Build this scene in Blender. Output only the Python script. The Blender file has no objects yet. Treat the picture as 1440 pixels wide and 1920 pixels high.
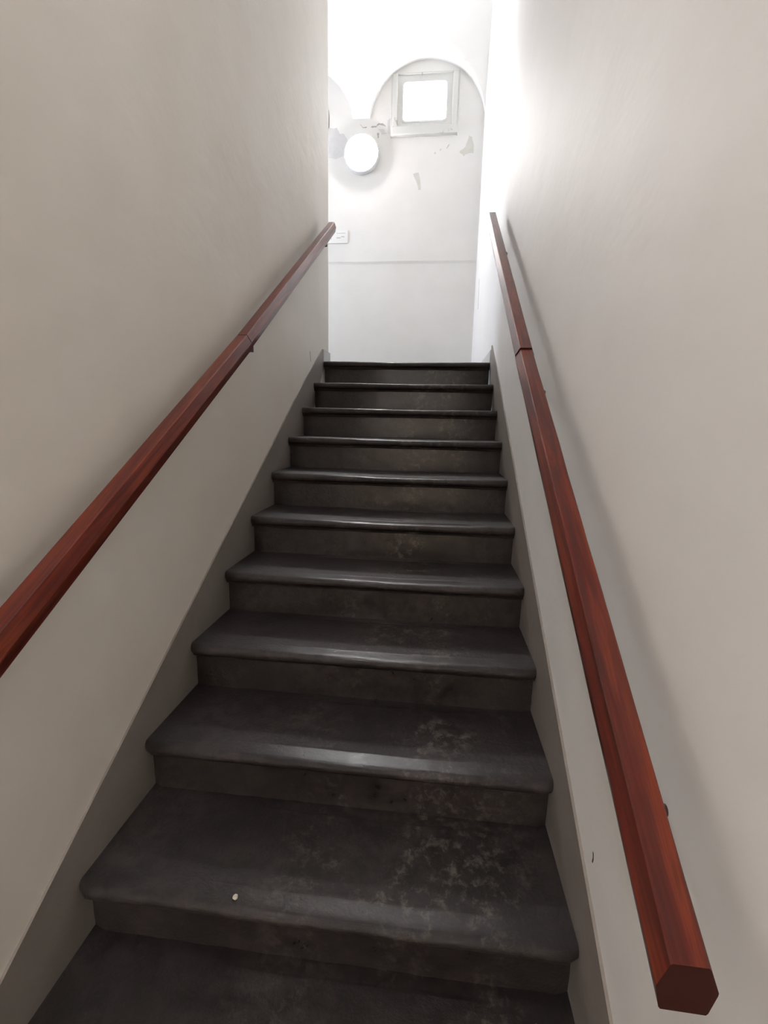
import bpy, bmesh, math, random
from mathutils import Vector, Matrix, noise

# ------------------------------------------------------------------ camera
sc = bpy.context.scene
COL = sc.collection
F_PX, IMG_W, IMG_H = 868.79, 1440, 1920
CAM = Vector((0.835, -3.451, -0.431))
PITCH, YAW, ROLL = -0.1907, 0.1051, 0.0213

def cam_axes(p, y, r):
    f = Vector((-math.sin(y) * math.cos(p), math.cos(y) * math.cos(p), math.sin(p)))
    rt = Vector((math.cos(y), math.sin(y), 0)); u = rt.cross(f)
    return math.cos(r) * rt + math.sin(r) * u, -math.sin(r) * rt + math.cos(r) * u, f

a, b, c = cam_axes(PITCH, YAW, ROLL)
cd = bpy.data.cameras.new('camera'); cam = bpy.data.objects.new('camera', cd); COL.objects.link(cam)
cam.matrix_world = Matrix(((a.x, b.x, -c.x, CAM.x), (a.y, b.y, -c.y, CAM.y), (a.z, b.z, -c.z, CAM.z), (0, 0, 0, 1)))
cd.sensor_fit = 'VERTICAL'; cd.sensor_height = 36.0; cd.lens = F_PX / IMG_H * 36.0
cd.clip_start = 0.02
sc.camera = cam

# ------------------------------------------------------------------ world, exposure, light levels
w = bpy.data.worlds.new('world'); sc.world = w; w.use_nodes = True
bg = w.node_tree.nodes['Background']; bg.inputs[0].default_value = (0.80, 0.88, 1.0, 1); bg.inputs[1].default_value = 1.0
vs = sc.view_settings
vs.view_transform = 'Standard'; vs.look = 'None'; vs.gamma = 1.0; vs.use_curve_mapping = False
vs.exposure = 0.38
sc.cycles.max_bounces = 8
sc.cycles.use_light_tree = False
LAMP_E = 172.0        # round wall lamp on the landing
WIN_E = 15.0           # small square window, overcast daylight
SIDE_WIN_E = 17.0     # window at the far end of the landing
STAIR_FILL_E = 24.0   # unseen ceiling lamp added over the flight as fill
HALL_LAMP_E = 160.0   # ceiling lamp of the lower hall, behind the viewer on the left
FILL_DOOR_E = 2.5         # unseen glazed door added behind the viewer as warm fill

# ------------------------------------------------------------------ helpers
def obj(name, bm, mat, parent=None, smooth=False):
    me = bpy.data.meshes.new(name)
    bmesh.ops.recalc_face_normals(bm, faces=bm.faces)
    bm.to_mesh(me); bm.free()
    if mat: me.materials.append(mat)
    if smooth:
        for p in me.polygons: p.use_smooth = True
    o = bpy.data.objects.new(name, me); COL.objects.link(o)
    if parent: o.parent = parent
    return o

def empty(name, loc=(0, 0, 0)):
    o = bpy.data.objects.new(name, None); COL.objects.link(o); o.location = loc
    o.empty_display_size = 0.1
    return o

def tag(o, label, cat, group=None):
    o['label'] = label; o['category'] = cat
    if group: o['group'] = group
    return o

def struct(o, label=None):
    o['kind'] = 'structure'
    if label: o['label'] = label
    return o

def box(bm, x0, x1, y0, y1, z0, z1, bev=0.0):
    vs_ = [bm.verts.new((x, y, z)) for x in (x0, x1) for y in (y0, y1) for z in (z0, z1)]
    q = [(0, 1, 3, 2), (4, 6, 7, 5), (0, 4, 5, 1), (2, 3, 7, 6), (0, 2, 6, 4), (1, 5, 7, 3)]
    fs = [bm.faces.new([vs_[i] for i in f]) for f in q]
    if bev:
        es = list({e for f in fs for e in f.edges})
        bmesh.ops.bevel(bm, geom=es, offset=bev, segments=2, affect='EDGES', profile=0.6)

def prism(bm, pts, axis, t0, t1):
    """closed outline pts (2D) extruded along axis 'x' or 'y'"""
    def P(p, t): return (t, p[0], p[1]) if axis == 'x' else (p[0], t, p[1])
    A = [bm.verts.new(P(p, t0)) for p in pts]; B = [bm.verts.new(P(p, t1)) for p in pts]
    n = len(pts)
    bm.faces.new(A); bm.faces.new(B[::-1])
    for i in range(n):
        bm.faces.new((A[i], B[i], B[(i + 1) % n], A[(i + 1) % n]))

def lathe_y(bm, prof, cx, cz, y0, seg=48, closed=False):
    """prof: (radius, distance in front of y0); axis along -Y"""
    rings = []
    for r, d in prof:
        if r < 1e-6: rings.append([bm.verts.new((cx, y0 - d, cz))])
        else: rings.append([bm.verts.new((cx + r * math.cos(2 * math.pi * i / seg), y0 - d, cz + r * math.sin(2 * math.pi * i / seg))) for i in range(seg)])
    for A, B in zip(rings, rings[1:]):
        for i in range(seg):
            j = (i + 1) % seg
            if len(A) == 1: bm.faces.new((A[0], B[i], B[j]))
            elif len(B) == 1: bm.faces.new((A[i], B[0], A[j]))
            else: bm.faces.new((A[i], B[i], B[j], A[j]))

def cyl(bm, p0, p1, r, seg=14):
    p0, p1 = Vector(p0), Vector(p1); d = (p1 - p0).normalized()
    u = d.orthogonal().normalized(); v = d.cross(u)
    A = [bm.verts.new(p0 + r * (math.cos(2 * math.pi * i / seg) * u + math.sin(2 * math.pi * i / seg) * v)) for i in range(seg)]
    B = [bm.verts.new(p1 + r * (math.cos(2 * math.pi * i / seg) * u + math.sin(2 * math.pi * i / seg) * v)) for i in range(seg)]
    bm.faces.new(A[::-1]); bm.faces.new(B)
    for i in range(seg): bm.faces.new((A[i], A[(i + 1) % seg], B[(i + 1) % seg], B[i]))

# ------------------------------------------------------------------ materials
class NT:
    def __init__(s, name):
        s.m = bpy.data.materials.new(name); s.m.use_nodes = True
        s.t = s.m.node_tree; s.n = s.t.nodes; s.b = s.n['Principled BSDF']
        s.co = s.n.new('ShaderNodeTexCoord').outputs['Object']
    def link(s, x, y): s.t.links.new(x, y)
    def mapping(s, scale=(1, 1, 1), rot=(0, 0, 0), loc=(0, 0, 0)):
        n = s.n.new('ShaderNodeMapping'); n.inputs['Scale'].default_value = scale; n.inputs['Rotation'].default_value = rot; n.inputs['Location'].default_value = loc
        s.link(s.co, n.inputs['Vector']); return n.outputs[0]
    def noise(s, scale, detail=4, rough=.55, vec=None, dist=0.0):
        n = s.n.new('ShaderNodeTexNoise'); n.inputs['Scale'].default_value = scale; n.inputs['Detail'].default_value = detail
        n.inputs['Roughness'].default_value = rough; n.inputs['Distortion'].default_value = dist
        s.link(vec or s.co, n.inputs['Vector']); return n.outputs['Fac']
    def ramp(s, fac, stops):
        n = s.n.new('ShaderNodeValToRGB'); e = n.color_ramp.elements
        while len(e) > 1: e.remove(e[-1])
        e[0].position = stops[0][0]; e[0].color = (*stops[0][1], 1) if hasattr(stops[0][1], '__len__') else (stops[0][1],) * 3 + (1,)
        for p, col in stops[1:]:
            k = e.new(p); k.color = (*col, 1) if hasattr(col, '__len__') else (col,) * 3 + (1,)
        s.link(fac, n.inputs[0]); return n.outputs[0]
    def mix(s, fac, A, B, mode='MIX'):
        n = s.n.new('ShaderNodeMix'); n.data_type = 'RGBA'; n.blend_type = mode
        for sock, v in ((n.inputs[0], fac), (n.inputs[6], A), (n.inputs[7], B)):
            if hasattr(v, 'is_linked'): s.link(v, sock)
            else: sock.default_value = v if not hasattr(v, '__len__') else (*v, 1)
        return n.outputs[2]
    def math(s, op, A, B=None, C=None, clamp=False):
        n = s.n.new('ShaderNodeMath'); n.operation = op; n.use_clamp = clamp
        for sock, v in zip(n.inputs, (A, B, C)):
            if v is None: continue
            if hasattr(v, 'is_linked'): s.link(v, sock)
            else: sock.default_value = v
        return n.outputs[0]
    def sep(s):
        n = s.n.new('ShaderNodeSeparateXYZ'); s.link(s.co, n.inputs[0]); return n.outputs
    def bump(s, h, strength, dist):
        n = s.n.new('ShaderNodeBump'); n.inputs['Strength'].default_value = strength; n.inputs['Distance'].default_value = dist
        s.link(h, n.inputs['Height']); s.link(n.outputs[0], s.b.inputs['Normal'])
    def set(s, name, v):
        i = s.b.inputs[name]
        if hasattr(v, 'is_linked'): s.link(v, i)
        else: i.default_value = (*v, 1) if hasattr(v, '__len__') and len(v) == 3 and i.type == 'RGBA' else v

def mat_wall(name, base, dirty, bump=0.08, rough=0.62):
    t = NT(name)
    big = t.noise(1.1, 3, .6); mid = t.noise(5.5, 3, .6)
    col = t.mix(t.ramp(big, [(.36, 0.0), (.66, 1.0)]), dirty, base)
    col = t.mix(t.ramp(mid, [(.30, .10), (.55, 0.0)]), col, tuple(x * .86 for x in dirty))
    t.set('Base Color', col); t.set('Roughness', rough); t.set('Specular IOR Level', .35)
    tr = t.noise(3.2, 3, .6, vec=t.mapping((1, 1.0, 2.3), (0.75, 0, 0)))
    h = t.math('ADD', t.math('MULTIPLY', tr, 1.0), t.math('MULTIPLY', t.noise(26, 2, .6), .10))
    t.bump(h, bump, .05)
    return t.m

def mat_stone():
    t = NT('worn_dark_stone')
    x, y, z = t.sep()
    n1 = t.noise(3.0, 6, .62); n2 = t.noise(22, 6, .7, dist=.3); n3 = t.noise(95, 3, .6)
    col = t.mix(t.ramp(n1, [(.34, 0.0), (.68, 1.0)]), (0.0150, 0.0110, 0.0112), (0.039, 0.0305, 0.0300))
    col = t.mix(t.ramp(n2, [(.40, .80), (.58, 0.0)]), col, (0.010, 0.0078, 0.0075))
    # scuffed pale patches, mostly on the trodden right half
    side = t.ramp(t.math('DIVIDE', x, 1.2), [(.28, 0.0), (.62, 1.0), (.82, 1.0), (.95, .2)])
    blot = t.ramp(t.noise(5.2, 3, .5, vec=t.mapping((1, 1, .3), loc=(3.1, 1.7, 0))), [(.46, 0.0), (.58, 1.0)])
    fine = t.ramp(t.noise(34, 6, .72, dist=.25), [(.50, 0.0), (.66, .55)])
    pale = t.math('MULTIPLY', t.math('MULTIPLY', side, blot), fine)
    col = t.mix(pale, col, (0.15, 0.128, 0.112))
    col = t.mix(t.ramp(n3, [(.66, 0.0), (.76, .22)]), col, (0.09, 0.083, 0.077))
    t.set('Base Color', col)
    # the tread is worn smooth along a band just behind each nosing
    run, rise = RUN, RISE
    k = t.math('DIVIDE', y, -run)                      # step index + fraction
    fr = t.math('SUBTRACT', t.math('CEIL', k), k)      # 0 at the nosing .. 1 at the back
    wob = t.math('MULTIPLY', t.math('SUBTRACT', t.noise(3.0, 2, .5), .5), .05)
    d = t.math('MULTIPLY', t.math('ADD', fr, wob), run)
    band = t.ramp(d, [(.003, 0.0), (.010, 1.0), (.062, 1.0), (.068, 0.0)])
    cen = t.ramp(t.math('DIVIDE', x, 1.2), [(.22, 0.0), (.38, 1.0), (.80, 1.0), (.93, 0.0)])
    wear = t.math('MULTIPLY', band, cen)
    r = t.math('ADD', .60, t.math('MULTIPLY', t.math('SUBTRACT', n2, .5), .35))
    r = t.math('SUBTRACT', r, t.math('MULTIPLY', wear, .27), clamp=True)
    t.set('Roughness', r); t.set('Specular IOR Level', .34)
    h = t.math('ADD', t.math('MULTIPLY', n2, 1.0), t.math('MULTIPLY', n3, .5))
    h = t.math('MULTIPLY', h, t.math('SUBTRACT', 1.0, t.math('MULTIPLY', wear, .75)))
    t.bump(h, .55, .006)
    return t.m

def mat_skirt():
    t = NT('grey_painted_skirting')
    n = t.noise(4, 5, .6)
    t.set('Base Color', t.mix(n, (0.195, 0.172, 0.155), (0.275, 0.248, 0.228)))
    t.set('Roughness', .48); t.bump(t.noise(20, 4), .2, .01)
    return t.m

def mat_wood(name, ang):
    t = NT(name)
    # stretch along the rail: rotate so that the rail lies along local y
    m = t.n.new('ShaderNodeMapping'); m.vector_type = 'TEXTURE'
    m.inputs['Rotation'].default_value = (ang, 0, 0); m.inputs['Scale'].default_value = (.05, .9, .05)
    t.link(t.co, m.inputs['Vector'])
    g = t.noise(1.6, 6, .62, vec=m.outputs[0], dist=1.4)
    g2 = t.noise(6.0, 3, .6, vec=m.outputs[0], dist=.6)
    col = t.ramp(g, [(.26, (0.038, 0.006, 0.004)), (.46, (0.092, 0.0125, 0.008)), (.60, (0.15, 0.027, 0.011)), (.74, (0.065, 0.0095, 0.006))])
    col = t.mix(t.ramp(g2, [(.40, .5), (.55, 0.0)]), col, (0.055, 0.012, 0.008))
    t.set('Base Color', col); t.set('Roughness', .42); t.set('Specular IOR Level', .15)
    t.set('Coat Weight', .45); t.set('Coat Roughness', .13)
    t.bump(t.noise(60, 3, .6), .16, .003)
    return t.m

def mat_plain(name, col, rough=.5, metal=0.0, nscale=12, var=.12, bump=.1):
    t = NT(name); n = t.noise(nscale, 3, .6)
    t.set('Base Color', t.mix(n, tuple(x * (1 - var) for x in col), tuple(min(1, x * (1 + var)) for x in col)))
    t.set('Roughness', rough); t.set('Metallic', metal)
    if bump: t.bump(t.noise(nscale * 3, 3), bump, .005)
    return t.m

def mat_frame():
    t = NT('flaking_white_window_paint')
    n = t.noise(9, 6, .7, dist=.5)
    col = t.mix(t.ramp(n, [(.62, 0.0), (.70, .8)]), (0.62, 0.62, 0.60), (0.22, 0.22, 0.19))
    t.set('Base Color', col); t.set('Roughness', .5); t.bump(n, .3, .01)
    return t.m

def mat_emit(name, col, e, base=(.8, .8, .8)):
    t = NT(name)
    t.set('Base Color', base); t.set('Roughness', .3)
    t.set('Emission Color', col); t.set('Emission Strength', e)
    return t.m

RISE, RUN = 0.174, 0.28872
W = 1.2                       # clear width of the flight
N_STEP = 13
SL = RISE / RUN; ANG = math.atan(SL)
WXL, WXR = -0.007, 1.207      # wall planes
YB = 2.10                     # back wall of the landing
Y_END = 0.21                  # end of the left wall

M_wall = mat_wall('cream_limewash_dimmed', (0.78, 0.74, 0.685), (0.72, 0.67, 0.60))  # tone lowered: the left wall's weaker light is put into the colour
M_wall_r = mat_wall('limewash_brightened', (0.85, 0.84, 0.84), (0.815, 0.80, 0.795))  # paler copy: the right wall's stronger light is put into the colour
M_back = mat_wall('white_limewash_old', (0.80, 0.79, 0.77), (0.74, 0.73, 0.71), bump=.05)
M_ceil = mat_plain('white_vault_plaster', (0.805, 0.80, 0.785), .7, nscale=2, var=.02, bump=0)
M_stone = mat_stone()
M_skirt = mat_skirt()
M_wood = mat_wood('varnished_red_brown_wood', ANG)
M_wood_end_shade = mat_plain('shaded_end_grain', (0.030, 0.007, 0.005), .6)  # darkened wood, shade on the cut end put into its colour
M_wood_end_shade.node_tree.nodes['Principled BSDF'].inputs['Specular IOR Level'].default_value = .08
M_iron = mat_plain('dark_painted_iron', (0.05, 0.02, 0.017), .4, .3)
M_frame = mat_frame()
M_patch = mat_plain('bare_grey_plaster', (0.60, 0.595, 0.60), .9, nscale=16)
M_patch_warm = mat_plain('bare_lime_plaster', (0.58, 0.575, 0.53), .9, nscale=16)
M_crack = mat_plain('dark_crack_dirt', (0.38, 0.37, 0.345), .9)
M_scratch = mat_plain('dark_scratch', (0.06, 0.05, 0.045), .9)
M_rim = mat_plain('white_lamp_rim', (0.82, 0.82, 0.82), .35, var=.03)
M_sign = mat_plain('white_plate', (0.80, 0.80, 0.79), .45, var=.03)
M_print = mat_plain('faded_grey_print', (0.50, 0.50, 0.50), .6)
M_base = mat_plain('pale_grey_baseboard_paint', (0.58, 0.57, 0.56), .5)
M_lamp = mat_emit('lit_lamp_diffuser', (1.0, 0.975, 0.965), LAMP_E)
M_pane = mat_emit('bright_window_pane', (0.95, 0.98, 1.0), WIN_E)
M_pane2 = mat_emit('daylit_window_pane', (0.78, 0.86, 1.0), SIDE_WIN_E)
M_stair_fill = mat_emit('stair_fill_diffuser', (1.0, 0.98, 0.96), STAIR_FILL_E)
M_hall = mat_emit('hall_lamp_diffuser', (1.0, 0.975, 0.95), HALL_LAMP_E)
M_fill_door = mat_emit('warm_fill_door_glass', (1.0, 0.74, 0.46), FILL_DOOR_E)  # glowing glass of the added door, tinted warm for fill
M_hallfloor = mat_plain('hall_stone_floor', (0.10, 0.09, 0.08), .6)

# ------------------------------------------------------------------ the setting
Z_HALL = -N_STEP * RISE
Y_HALL = -(N_STEP - 1) * RUN
Y_FAR = -7.0
bm = bmesh.new(); box(bm, -0.30, WXL, Y_FAR, Y_END, Z_HALL - .1, 4.1)
wall_left = struct(obj('wall_left', bm, M_wall))
bm = bmesh.new(); box(bm, WXR, WXR + .25, Y_FAR, YB + .25, Z_HALL - .1, 4.1)
wall_right = struct(obj('wall_right', bm, M_wall_r))

# back wall with an opening for the square window; the plaster above 1.315 stands slightly proud
WX0, WX1, WZ0, WZ1 = 0.30, 0.88, 2.60, 3.06
bm = bmesh.new()
XL = -2.6
def slab(x0, x1, z0, z1, y=YB): box(bm, x0, x1, y, YB + .25, z0, z1)
slab(XL, WX0, 1.33, 4.1); slab(WX1, WXR, 1.33, 4.1); slab(WX0, WX1, 1.33, WZ0); slab(WX0, WX1, WZ1, 4.1)
lo = YB + .009
prof = [(YB, 1.33), (YB + .002, 1.324), (YB + .006, 1.314), (lo, 1.302), (lo, -.1), (YB + .25, -.1), (YB + .25, 1.33)]
seg = 40; cols = []
for i in range(seg + 1):
    x = XL + (WXR - XL) * i / seg
    dz = .006 * noise.noise((x * 2.1, 3.3, 0)) - .002 * x
    cols.append([bm.verts.new((x, p[0], p[1] + (dz if 0 < j < 4 else 0))) for j, p in enumerate(prof)])
for A, B in zip(cols, cols[1:]):
    for j in range(len(prof)):
        jj = (j + 1) % len(prof); bm.faces.new((A[j], B[j], B[jj], A[jj]))
wall_back = struct(obj('wall_back', bm, M_back))

def flake(parent, pts, mat, y=YB, t=.0025, name='plaster_patch', rnd=.006, sub=3, seed=1):
    """an irregular shallow patch lying on the back wall: pts are (x, z)"""
    r = random.Random(seed); P = []
    n = len(pts)
    for i in range(n):
        A, B = pts[i], pts[(i + 1) % n]
        for s in range(sub):
            f = s / sub
            P.append((A[0] + (B[0] - A[0]) * f + r.uniform(-rnd, rnd), A[1] + (B[1] - A[1]) * f + r.uniform(-rnd, rnd)))
    bm = bmesh.new(); prism(bm, P, 'y', y - t, y + .004)
    return obj(name, bm, mat, parent)

flake(wall_back, [(-.47, 2.655), (-.336, 2.651), (-.323, 2.601), (-.265, 2.587), (-.225, 2.524), (-.264, 2.43), (-.257, 2.396), (-.361, 2.36), (-.47, 2.384)], M_patch, seed=3)
flake(wall_back, [(1.061, 2.531), (1.084, 2.513), (1.116, 2.43), (1.108, 2.369), (1.039, 2.364), (1.009, 2.344), (.961, 2.381), (1.013, 2.413), (1.035, 2.44)], M_patch_warm, seed=4, rnd=.004)
flake(wall_back, [(.485, 2.186), (.547, 2.199), (.572, 2.034), (.548, 2.035), (.52, 2.12)], M_patch_warm, seed=5, rnd=.004)
flake(wall_back, [(.195, 2.70), (.24, 2.72), (.24, 2.56), (.20, 2.60)], M_patch, seed=6, rnd=.005)
flake(wall_back, [(.10, 2.63), (.17, 2.62), (.19, 2.58), (.14, 2.575)], M_patch, seed=7, rnd=.006)
def line_pts(pts, wd):
    up = [(x, z + wd * (0.4 + .6 * ((i * 37) % 7) / 7)) for i, (x, z) in enumerate(pts)]
    dn = [(x, z - wd * (0.4 + .6 * ((i * 53) % 5) / 5)) for i, (x, z) in enumerate(pts)]
    return up + dn[::-1]
flake(wall_back, line_pts([(-.090, 2.672), (-.06, 2.643), (-.022, 2.645)], .006), M_crack, t=.002, name='plaster_crack', rnd=.003, seed=8)
flake(wall_back, line_pts([(.023, 2.645), (.08, 2.652), (.105, 2.673), (.143, 2.666), (.178, 2.650)], .009), M_crack, t=.002, name='plaster_crack', rnd=.004, seed=9)
flake(wall_back, [(.09, 2.59), (.11, 2.585), (.108, 2.545), (.095, 2.54)], M_crack, t=.002, name='plaster_crack', rnd=.004, seed=10)
flake(wall_back, [(.825, 2.418), (.835, 2.414), (.862, 2.448), (.85, 2.455)], M_patch_warm, t=.002, rnd=.003, seed=11)
flake(wall_back, [(.70, 2.372), (.715, 2.37), (.722, 2.382), (.705, 2.386)], M_patch_warm, t=.002, rnd=.002, seed=12)
flake(wall_back, [(.755, 2.402), (.765, 2.40), (.78, 2.414), (.77, 2.417)], M_patch_warm, t=.002, rnd=.002, seed=13)
flake(wall_back, line_pts([(-.432, 2.82), (-.428, 2.76), (-.432, 2.70), (-.43, 2.60), (-.44, 2.52)], .004), M_crack, t=.002, name='plaster_crack', rnd=.004, seed=14)

# the side parts of the landing that lie behind the left wall
bm = bmesh.new(); box(bm, XL, -0.30, Y_END - .25, Y_END, -.1, 4.1)
struct(obj('wall_landing_front', bm, M_wall))
bm = bmesh.new()
SX0, SX1, SZ0, SZ1 = 0.75, 1.65, 0.95, 2.25
for y0, y1, z0, z1 in ((Y_END - .25, SX0, -.1, 4.1), (SX1, YB + .25, -.1, 4.1), (SX0, SX1, -.1, SZ0), (SX0, SX1, SZ1, 4.1)):
    box(bm, XL - .25, XL, y0, y1, z0, z1)
struct(obj('wall_landing_end', bm, M_back))
bm = bmesh.new(); box(bm, XL - .16, XL - .15, SX0, SX1, SZ0, SZ1)
pane2 = obj('window_pane', bm, M_pane2)
bm = bmesh.new()
for y0, y1, z0, z1 in ((SX0, SX0 + .05, SZ0, SZ1), (SX1 - .05, SX1, SZ0, SZ1), (SX0 + .05, SX1 - .05, SZ0, SZ0 + .05), (SX0 + .05, SX1 - .05, SZ1 - .05, SZ1), (1.18, 1.22, SZ0 + .05, SZ1 - .05)):
    box(bm, XL - .15, XL - .09, y0, y1, z0, z1)
win2 = struct(obj('window_2', bm, M_frame)); pane2.parent = win2
bm = bmesh.new(); box(bm, -.30, WXR + .25, Y_FAR - .2, Y_FAR, Z_HALL - .1, 1.0)
struct(obj('wall_front', bm, M_wall))

# floors
bm = bmesh.new(); box(bm, XL, WXR, Y_END, YB, -.12, 0.0); box(bm, WXL, WXR, 0.20, Y_END, -.12, 0.0)
struct(obj('floor', bm, M_stone))
bm = bmesh.new(); box(bm, WXL, WXR, Y_FAR, Y_HALL + .04, Z_HALL - .1, Z_HALL)
struct(obj('floor_hall', bm, M_hallfloor))

# vaulted ceiling: a barrel vault over the landing cut by round lunettes, carried on small corbels
XC = [0.61, -0.76, -2.13]; LR, LZ, SPR = 0.60, 2.63, 2.725
def lun(x):
    z = -9
    for xc in XC:
        d = abs(x - xc)
        if d < LR: z = max(z, LZ + math.sqrt(LR * LR - d * d))
    return z
def vault(x, u):
    """height at distance u in front of the back wall"""
    z = SPR
    if u > .075:
        q = min(1.0, (u - .075) / 1.15); z = SPR + 1.15 * math.sqrt(max(0, 1 - (1 - q) ** 2))
    return max(z, lun(x), SPR)
def drange(a0, a1, n): return [a0 + (a1 - a0) * i / n for i in range(n + 1)]
xs = drange(XL, -.6, 60)[:-1] + drange(-.6, WXR, 200)
us = [-.02, 0, .03, .0749, .0751, .077, .08, .085, .092, .10, .112, .125] + drange(.14, .6, 32) + drange(.62, 1.3, 30) + [1.5, YB - Y_END]
bm = bmesh.new()
g = [[bm.verts.new((x, YB - u, vault(x, u))) for u in us] for x in xs]
for i in range(len(xs) - 1):
    for j in range(len(us) - 1):
        bm.faces.new((g[i][j], g[i + 1][j], g[i + 1][j + 1], g[i][j + 1]))
cv = obj('ceiling', bm, M_ceil)
for p in cv.data.polygons: p.use_smooth = True
cv.data.set_sharp_from_angle(angle=math.radians(28))
struct(cv)
# sloping ceiling over the flight and the low ceiling of the lower hall
bm = bmesh.new()
top = SPR + 1.15
CL = 3.65                     # clear height over the nosing line
yl = (.62 - CL) / SL
pr = [(Y_END, top), (Y_END, Y_END * SL + CL), (yl, .62), (Y_FAR, .62), (Y_FAR, .82), (yl - .1, .82), (0.0, CL + .2), (0.0, top)]
prism(bm, pr, 'x', WXL - .1, WXR + .1)
struct(obj('ceiling_stair', bm, M_ceil))

# ------------------------------------------------------------------ square window
win = empty('window_1', (0.59, YB, 2.54)); struct(win, 'small square window in a flaking white frame under the vault arch')
def part(name, bm, mat, parent, smooth=False):
    o = obj(name, bm, mat, parent, smooth); o.matrix_parent_inverse = Matrix.Translation(parent.location).inverted(); return o
ax0, ax1, az0, az1 = 0.248, 0.928, 2.543, 3.105
for nm, args in (('architrave', (ax0, WX0 + .005, YB - .032, YB + .02, az0, az1)), ('architrave', (WX1 - .010, ax1, YB - .032, YB + .02, az0, az1)),
                 ('architrave', (WX0 + .005, WX1 - .010, YB - .030, YB + .02, WZ1 + .035, az1)), ('sill', (ax0 - .004, ax1 + .006, YB - .05, YB + .02, az0 - .006, WZ0 + .018))):
    bm = bmesh.new(); box(bm, *args, bev=.007); part(nm, bm, M_frame, win)
for args in ((ax0 - .014, ax0, YB - .014, YB + .01, az0 - .01, az1 + .012), (ax1, ax1 + .012, YB - .014, YB + .01, az0 - .01, az1 + .012), (ax0, ax1, YB - .014, YB + .01, az1, az1 + .012)):
    bm = bmesh.new(); box(bm, *args, bev=.004); part('backing_strip', bm, M_frame, win)
# sash with rounded inner corners around the pane
def rounded(x0, x1, z0, z1, r, n=6):
    P = []
    for cx, cz, a0 in ((x1 - r, z1 - r, 0), (x0 + r, z1 - r, 90), (x0 + r, z0 + r, 180), (x1 - r, z0 + r, 270)):
        for i in range(n + 1):
            t = math.radians(a0 + 90 * i / n); P.append((cx + r * math.cos(t), cz + r * math.sin(t)))
    return P
def ring_frame(bm, outer, inner, y0, y1):
    n = len(outer)
    V = [[bm.verts.new((p[0], y, p[1])) for p in L] for L in (outer, inner) for y in (y0, y1)]
    of, ob, inf, inb = V
    for i in range(n):
        j = (i + 1) % n
        bm.faces.new((of[i], of[j], inf[j], inf[i])); bm.faces.new((ob[i], ob[j], inb[j], inb[i]))
        bm.faces.new((of[i], of[j], ob[j], ob[i])); bm.faces.new((inf[i], inf[j], inb[j], inb[i]))
bm = bmesh.new()
ring_frame(bm, rounded(WX0 + .004, WX1 - .004, WZ0 + .004, WZ1 + .037, .004), rounded(.360, .812, 2.676, 3.030, .035), YB - .012, YB + .03)
part('sash', bm, M_frame, win)
bm = bmesh.new()
ring_frame(bm, rounded(.345, .827, 2.661, 3.045, .03), rounded(.362, .810, 2.678, 3.028, .034), YB - .018, YB - .010)
part('glazing_bead', bm, M_frame, win)
bm = bmesh.new(); prism(bm, rounded(.350, .822, 2.666, 3.040, .03), 'y', YB + .012, YB + .018)
part('window_pane', bm, M_pane, win)

# ------------------------------------------------------------------ round wall lamp
LX, LZc, LRr = -0.067, 2.372, 0.184
lamp = empty('wall_lamp', (LX, YB, LZc))
tag(lamp, 'round white lit wall lamp with a raised rim, below the vault corbel', 'lamp')
bm = bmesh.new()
lathe_y(bm, [(0.165, 0), (LRr - .004, 0), (LRr, .006), (LRr, .066), (LRr - .003, .071), (LRr - .010, .071), (LRr - .013, .066), (LRr - .014, .03), (0.165, .03)], LX, LZc, YB)
part('rim', bm, M_rim, lamp, True)
bm = bmesh.new(); R0 = LRr - .017
lathe_y(bm, [(R0, .062)] + [(R0 * math.cos(math.radians(t)), .066 + .046 * math.sin(math.radians(t))) for t in range(0, 90, 15)] + [(0, .112)], LX, LZc, YB)
part('diffuser', bm, M_lamp, lamp, True)

# ------------------------------------------------------------------ notice plate
sg = empty('notice_plate', (-.36, YB, 1.515))
tag(sg, 'small white notice plate with faded grey print, on the back wall', 'sign')
bm = bmesh.new(); box(bm, -.53, -.218, YB - .012, YB, 1.517, 1.648, bev=.002); part('plate', bm, M_sign, sg)
for x0, x1, z0, z1 in ((-.345, -.245, 1.616, 1.622), (-.345, -.30, 1.566, 1.578), (-.295, -.255, 1.578, 1.588), (-.45, -.40, 1.560, 1.568)):
    bm = bmesh.new(); box(bm, x0, x1, YB - .0126, YB - .0115, z0, z1); part('print', bm, M_print, sg)

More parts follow.
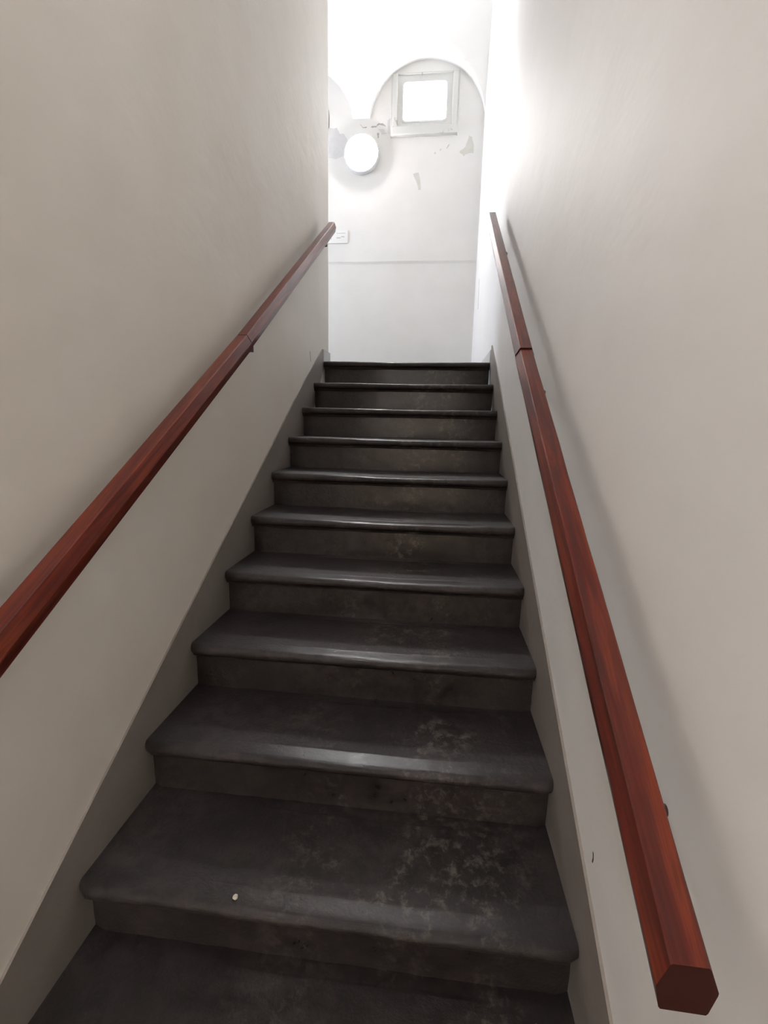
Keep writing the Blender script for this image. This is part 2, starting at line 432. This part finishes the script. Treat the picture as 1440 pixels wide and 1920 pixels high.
# ------------------------------------------------------------------ staircase
stairs = empty('staircase', (0.6, Y_HALL, Z_HALL)); tag(stairs, 'worn dark grey stone staircase with rounded nosings rising to the landing', 'staircase')
OV = 0.042          # nosing overhang
def jit(x, s, k): return noise.noise((x * s, k * 7.13 + 1.7, 0.31))
def make_tread(k):
    zt = -k * RISE; yf = -k * RUN
    yb = yf + (0.26 if k == 0 else RUN + OV + .02)
    r = .019; th = .046
    P = []            # (distance behind the nosing, depth below the tread, how much of the wear applies)
    for d, wv in ((yb - yf, 0), ((yb - yf) * .8, .3), (.16, .55), (.11, .75), (.075, .9), (.05, 1), (.034, 1)):
        P.append((d, 0, wv))
    for t in range(90, -91, -18):
        a_ = math.radians(t); P.append((r - r * math.cos(a_), r - r * math.sin(a_), max(0, math.sin(a_))))
    P += [(.012, 2 * r + .001, 0), (.018, 2 * r + .002, 0), (.0205, 2 * r + .005, 0), (.022, 2 * r + .011, 0), (.028, 2 * r + .014, 0), (OV + .02, 2 * r + .015, 0)]
    nx = 44
    bm = bmesh.new(); cols = []
    for i in range(nx + 1):
        s = i / nx; x = .001 + (W - .002) * s
        e = min(x, W - x)
        cr = 0.018 * (max(0, 1 - e / .03)) ** 2            # rounded plan corners
        wear = (.006 + .002 * jit(3, 1, k)) * math.exp(-((s - .55) / .27) ** 2) * (0.6 + .4 * (k > 3))
        c_ = []
        for d, dp, wv in P:
            front = max(0, 1 - d / .05)
            dy = front * (cr + .0016 * jit(x, 26, k) + .0025 * jit(x, 5, k + 40))
            dz = -wear * wv + .0012 * jit(x, 16, k + 90 + dp * 30) * (1 if d < .1 else .6)
            c_.append(bm.verts.new((x, yf + d + dy, zt - dp + dz)))
        cols.append(c_)
    for A, B in zip(cols, cols[1:]):
        for j in range(len(P) - 1): bm.faces.new((A[j], A[j + 1], B[j + 1], B[j]))
    for c_ in (cols[0], cols[-1]): bm.faces.new(c_)
    for A, B in zip(cols, cols[1:]): bm.faces.new((A[0], B[0], B[-1], A[-1]))
    o = part('tread', bm, M_stone, stairs, True)
    o.data.set_sharp_from_angle(angle=math.radians(50))
    return o
def make_riser(k):
    zt = -k * RISE - .050; y0 = -k * RUN + OV
    bm = bmesh.new(); nx, nz = 40, 6
    zb = -(k + 1) * RISE - .012
    def P(s, t):
        x = .0015 + (W - .003) * s
        e = min(x, W - x); ret = .012 * max(0, 1 - e / .012) ** 2
        return (x, y0 + ret + .0025 * jit(x * 4 + t * 3, 4, k + 7) + .0012 * jit(x, 30, k * 3 + t * 9), zt + (zb - zt) * t)
    G = [[bm.verts.new(P(i / nx, j / nz)) for j in range(nz + 1)] for i in range(nx + 1)]
    B = [[bm.verts.new((.0015 + (W - .003) * i / nx, y0 + .05, z)) for z in (zt, zb)] for i in range(nx + 1)]
    for i in range(nx):
        for j in range(nz): bm.faces.new((G[i][j], G[i][j + 1], G[i + 1][j + 1], G[i + 1][j]))
        bm.faces.new((G[i][0], G[i + 1][0], B[i + 1][0], B[i][0])); bm.faces.new((G[i][-1], B[i][1], B[i + 1][1], G[i + 1][-1]))
        bm.faces.new((B[i][0], B[i + 1][0], B[i + 1][1], B[i][1]))
    bm.faces.new(G[0] + B[0][::-1]); bm.faces.new(G[-1] + B[-1][::-1])
    o = part('riser', bm, M_stone, stairs, True)
    o.data.set_sharp_from_angle(angle=math.radians(50))
for k in range(N_STEP):
    make_tread(k); make_riser(k)

# stepped-over skirting boards along both walls
def skirt(name, x0, x1, off):
    Ye = .012; Yl = Y_HALL - .10
    bm = bmesh.new()
    n = 24
    pts = []
    for i in range(n + 1):
        y = Ye - .02 + (Yl - Ye + .02) * i / n
        o_ = off + .006 * noise.noise((y * 2.0, x0 * 9, 0)) - .026 * math.exp(-((y) / .25) ** 2)
        pts.append((y, y * SL + o_))
    P = [(Ye, pts[0][1] + .004)] + pts + [(Yl, Z_HALL)] + [(-(k) * RUN + .1, -(k + 1) * RISE - .06) for k in (11, 8, 5, 2)] + [(Ye, -.06)]
    prism(bm, P, 'x', x0, x1)
    return struct(obj(name, bm, M_skirt))
skirt('trim_1', WXL - .02, 0.0, .112)
skirt('trim_2', W, WXR + .02, .142)
# white baseboards of the landing, starting behind the skirting
bm = bmesh.new(); box(bm, WXL - .02, WXL + .012, .0145, Y_END + .012, 0, .085, bev=.003); box(bm, XL + .02, WXL + .012, Y_END, Y_END + .012, 0, .085)
struct(obj('baseboard_left', bm, M_base))
bm = bmesh.new(); box(bm, WXR - .012, WXR + .02, .0145, YB - .0, 0, .085, bev=.003)
struct(obj('baseboard_right', bm, M_base))

# ------------------------------------------------------------------ handrails
SEC = [(-.0235, 0), (.0235, 0), (.0255, .002), (.031, .021), (.0312, .024), (.0205, .0465), (.018, .048), (-.018, .048), (-.0205, .0465), (-.0312, .024), (-.031, .021), (-.0255, .002)]
def rail_seg(name, parent, xc, y0, y1, b0, b1, plumb0=False, plumb1=False, scale=1.0, n=14, tall=1.0):
    """rail piece from y0 (low end) to y1, bottom at nosing line + b"""
    z0, z1 = y0 * SL + b0, y1 * SL + b1
    d = Vector((0, y1 - y0, z1 - z0)); L = d.length; d.normalize()
    nv = Vector((0, -d.z, d.y))
    bm = bmesh.new(); rings = []
    for i in range(n + 1):
        s = i / n; R = []
        for u, v in SEC:
            v *= tall
            p = Vector((xc, y0, z0)) + d * (L * s) + nv * v * scale + Vector((u * scale, 0, 0))
            if (i == n and plumb1) or (i == 0 and plumb0): p += d * (v * nv.y / -d.y) * (.8 if i == n else 1.0)
            wob = .0012 * noise.noise((u * 40 + s * 9, v * 40, xc * 3))
            p.x += wob; p.z += wob
            R.append(bm.verts.new(p))
        rings.append(R)
    m = len(SEC)
    for A, B in zip(rings, rings[1:]):
        for j in range(m): bm.faces.new((A[j], A[(j + 1) % m], B[(j + 1) % m], B[j]))
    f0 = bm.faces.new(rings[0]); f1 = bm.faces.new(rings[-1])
    f0.material_index = 1; f1.material_index = 1  # cut ends take the wood with shade in its colour
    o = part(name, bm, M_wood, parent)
    o.data.materials.append(M_wood_end_shade)
    return o
def bracket(parent, xc, wallx, y, b, drop, down=.013, side=.012):
    z = y * SL + b; s = 1 if wallx > xc else -1
    bm = bmesh.new()
    cyl(bm, (xc - s * side, y, z - down), (xc - s * side, y, z + .012), .0145, 20)
    cyl(bm, (xc - s * .010, y, z - down + .006), (wallx, y, z - down - drop + .006), .005, 12)
    o = part('bracket', bm, M_iron, parent)
    bm = bmesh.new(); cyl(bm, (wallx - s * .005, y, z - down - drop + .006), (wallx + s * .01, y, z - down - drop + .006), .009, 16)
    p = obj('wall_plate', bm, M_iron, o)

XRL, XRR = 0.075, 1.125
hl = empty('handrail', (XRL, -3.04, -3.04 * SL + .81))
tag(hl, 'red-brown varnished wooden handrail on the left wall', 'handrail', 'stair handrails')
rail_seg('lower_rail', hl, XRL, -3.03, -1.60, .797, .803, plumb0=True, tall=1.25)
rail_seg('upper_rail', hl, XRL + .001, -1.60, -.045, .808, .862, plumb1=True, scale=.985, tall=1.2)
for y, b_ in ((-2.97, .797), (-1.585, .803), (-.29, .853)): bracket(hl, XRL, WXL, y, b_, .03)
hr = empty('handrail', (XRR, -3.04, -3.04 * SL + .78))
tag(hr, 'red-brown varnished wooden handrail on the right wall, its cut lower end in view', 'handrail', 'stair handrails')
rail_seg('lower_rail', hr, XRR, -3.03, -1.76, .780, .835, plumb0=True, tall=1.08)
rail_seg('upper_rail', hr, XRR - .001, -1.76, -.28, .842, .950, plumb1=True, scale=.985, tall=1.08)
for y, b_ in ((-2.80, .793), (-1.745, .839), (-.47, .933)): bracket(hr, XRR, WXR, y, b_, .10, side=-.008)

# ------------------------------------------------------------------ lamps out of the frame
def ceiling_lamp(loc, r, mat, label):
    e = empty('ceiling_lamp', loc); tag(e, label, 'lamp')
    def lathe_z(bm, prof, seg=20):
        rings = [[bm.verts.new((loc[0] + q * math.cos(2 * math.pi * i / seg), loc[1] + q * math.sin(2 * math.pi * i / seg), loc[2] - d)) for i in range(seg)] for q, d in prof]
        for A, B in zip(rings, rings[1:]):
            for i in range(seg): bm.faces.new((A[i], B[i], B[(i + 1) % seg], A[(i + 1) % seg]))
        bm.faces.new(rings[0]); bm.faces.new(rings[-1][::-1])
    bm = bmesh.new(); lathe_z(bm, [(r, 0), (r, .03), (r - .01, .034)]); part('base', bm, M_rim, e, True)
    bm = bmesh.new(); lathe_z(bm, [((r - .012) * math.cos(math.radians(t)), .034 + .07 * math.sin(math.radians(t))) for t in range(0, 81, 20)]); part('diffuser', bm, mat, e, True)
ceiling_lamp((0.30, -2.95, -2.95 * SL + CL - .055), .20, M_stair_fill, 'round white ceiling lamp added out of view as fill above the lower part of the flight')
ceiling_lamp((0.22, -5.45, .62), .17, M_hall, 'round white ceiling lamp of the lower hall at the foot of the flight')
# glowing glazed door, added out of view to throw warm fill up the flight
dr = empty('fill_door_1', (0.6, Y_FAR, Z_HALL)); struct(dr, 'unseen glazed door added for warm fill light at the far end of the lower hall')
bm = bmesh.new()
ring_frame(bm, rounded(.02, 1.18, Z_HALL + .01, Z_HALL + 2.35, .004), rounded(.12, 1.08, Z_HALL + .25, Z_HALL + 2.25, .01), Y_FAR, Y_FAR + .05)
part('door_frame', bm, M_wood, dr)
bm = bmesh.new(); box(bm, .10, 1.10, Y_FAR + .015, Y_FAR + .022, Z_HALL + .23, Z_HALL + 2.27); part('window_pane', bm, M_fill_door, dr)
for z in (.92, 1.58):
    bm = bmesh.new(); box(bm, .12, 1.08, Y_FAR + .005, Y_FAR + .045, Z_HALL + z, Z_HALL + z + .04); part('glazing_bar', bm, M_wood, dr)

# ------------------------------------------------------------------ small marks
def scratch(parent, pts, wallx, wd=.0016):
    s = 1 if wallx > .5 else -1
    up = [(y - wd * .5, z) for y, z in pts]; dn = [(y + wd * .5, z) for y, z in pts]
    bm = bmesh.new(); prism(bm, up + dn[::-1], 'x', wallx - s * .0008, wallx + s * .002)
    obj('scratch', bm, M_scratch, parent)
scratch(wall_left, [(-.330, .020), (-.322, -.010), (-.312, -.045)], WXL, .005)
scratch(wall_right, [(1.575, .99), (1.56, .86), (1.545, .70)], WXR, .012)
scratch(wall_right, [(-2.572, -1.322), (-2.576, -1.333), (-2.574, -1.345)], WXR, .004)

ch = bmesh.new(); bmesh.ops.create_icosphere(ch, subdivisions=2, radius=.0065)
for v in ch.verts: v.co *= 1 + .25 * noise.noise(v.co * 200); v.co.z *= .6
po = obj('stone_chip', ch, mat_plain('pale_chip', (.55, .50, .42), .8))
po.location = (0.40, -9 * RUN + .030, -9 * RISE + .000)
tag(po, 'tiny pale stone chip lying on the lowest fully visible tread', 'stone chip')
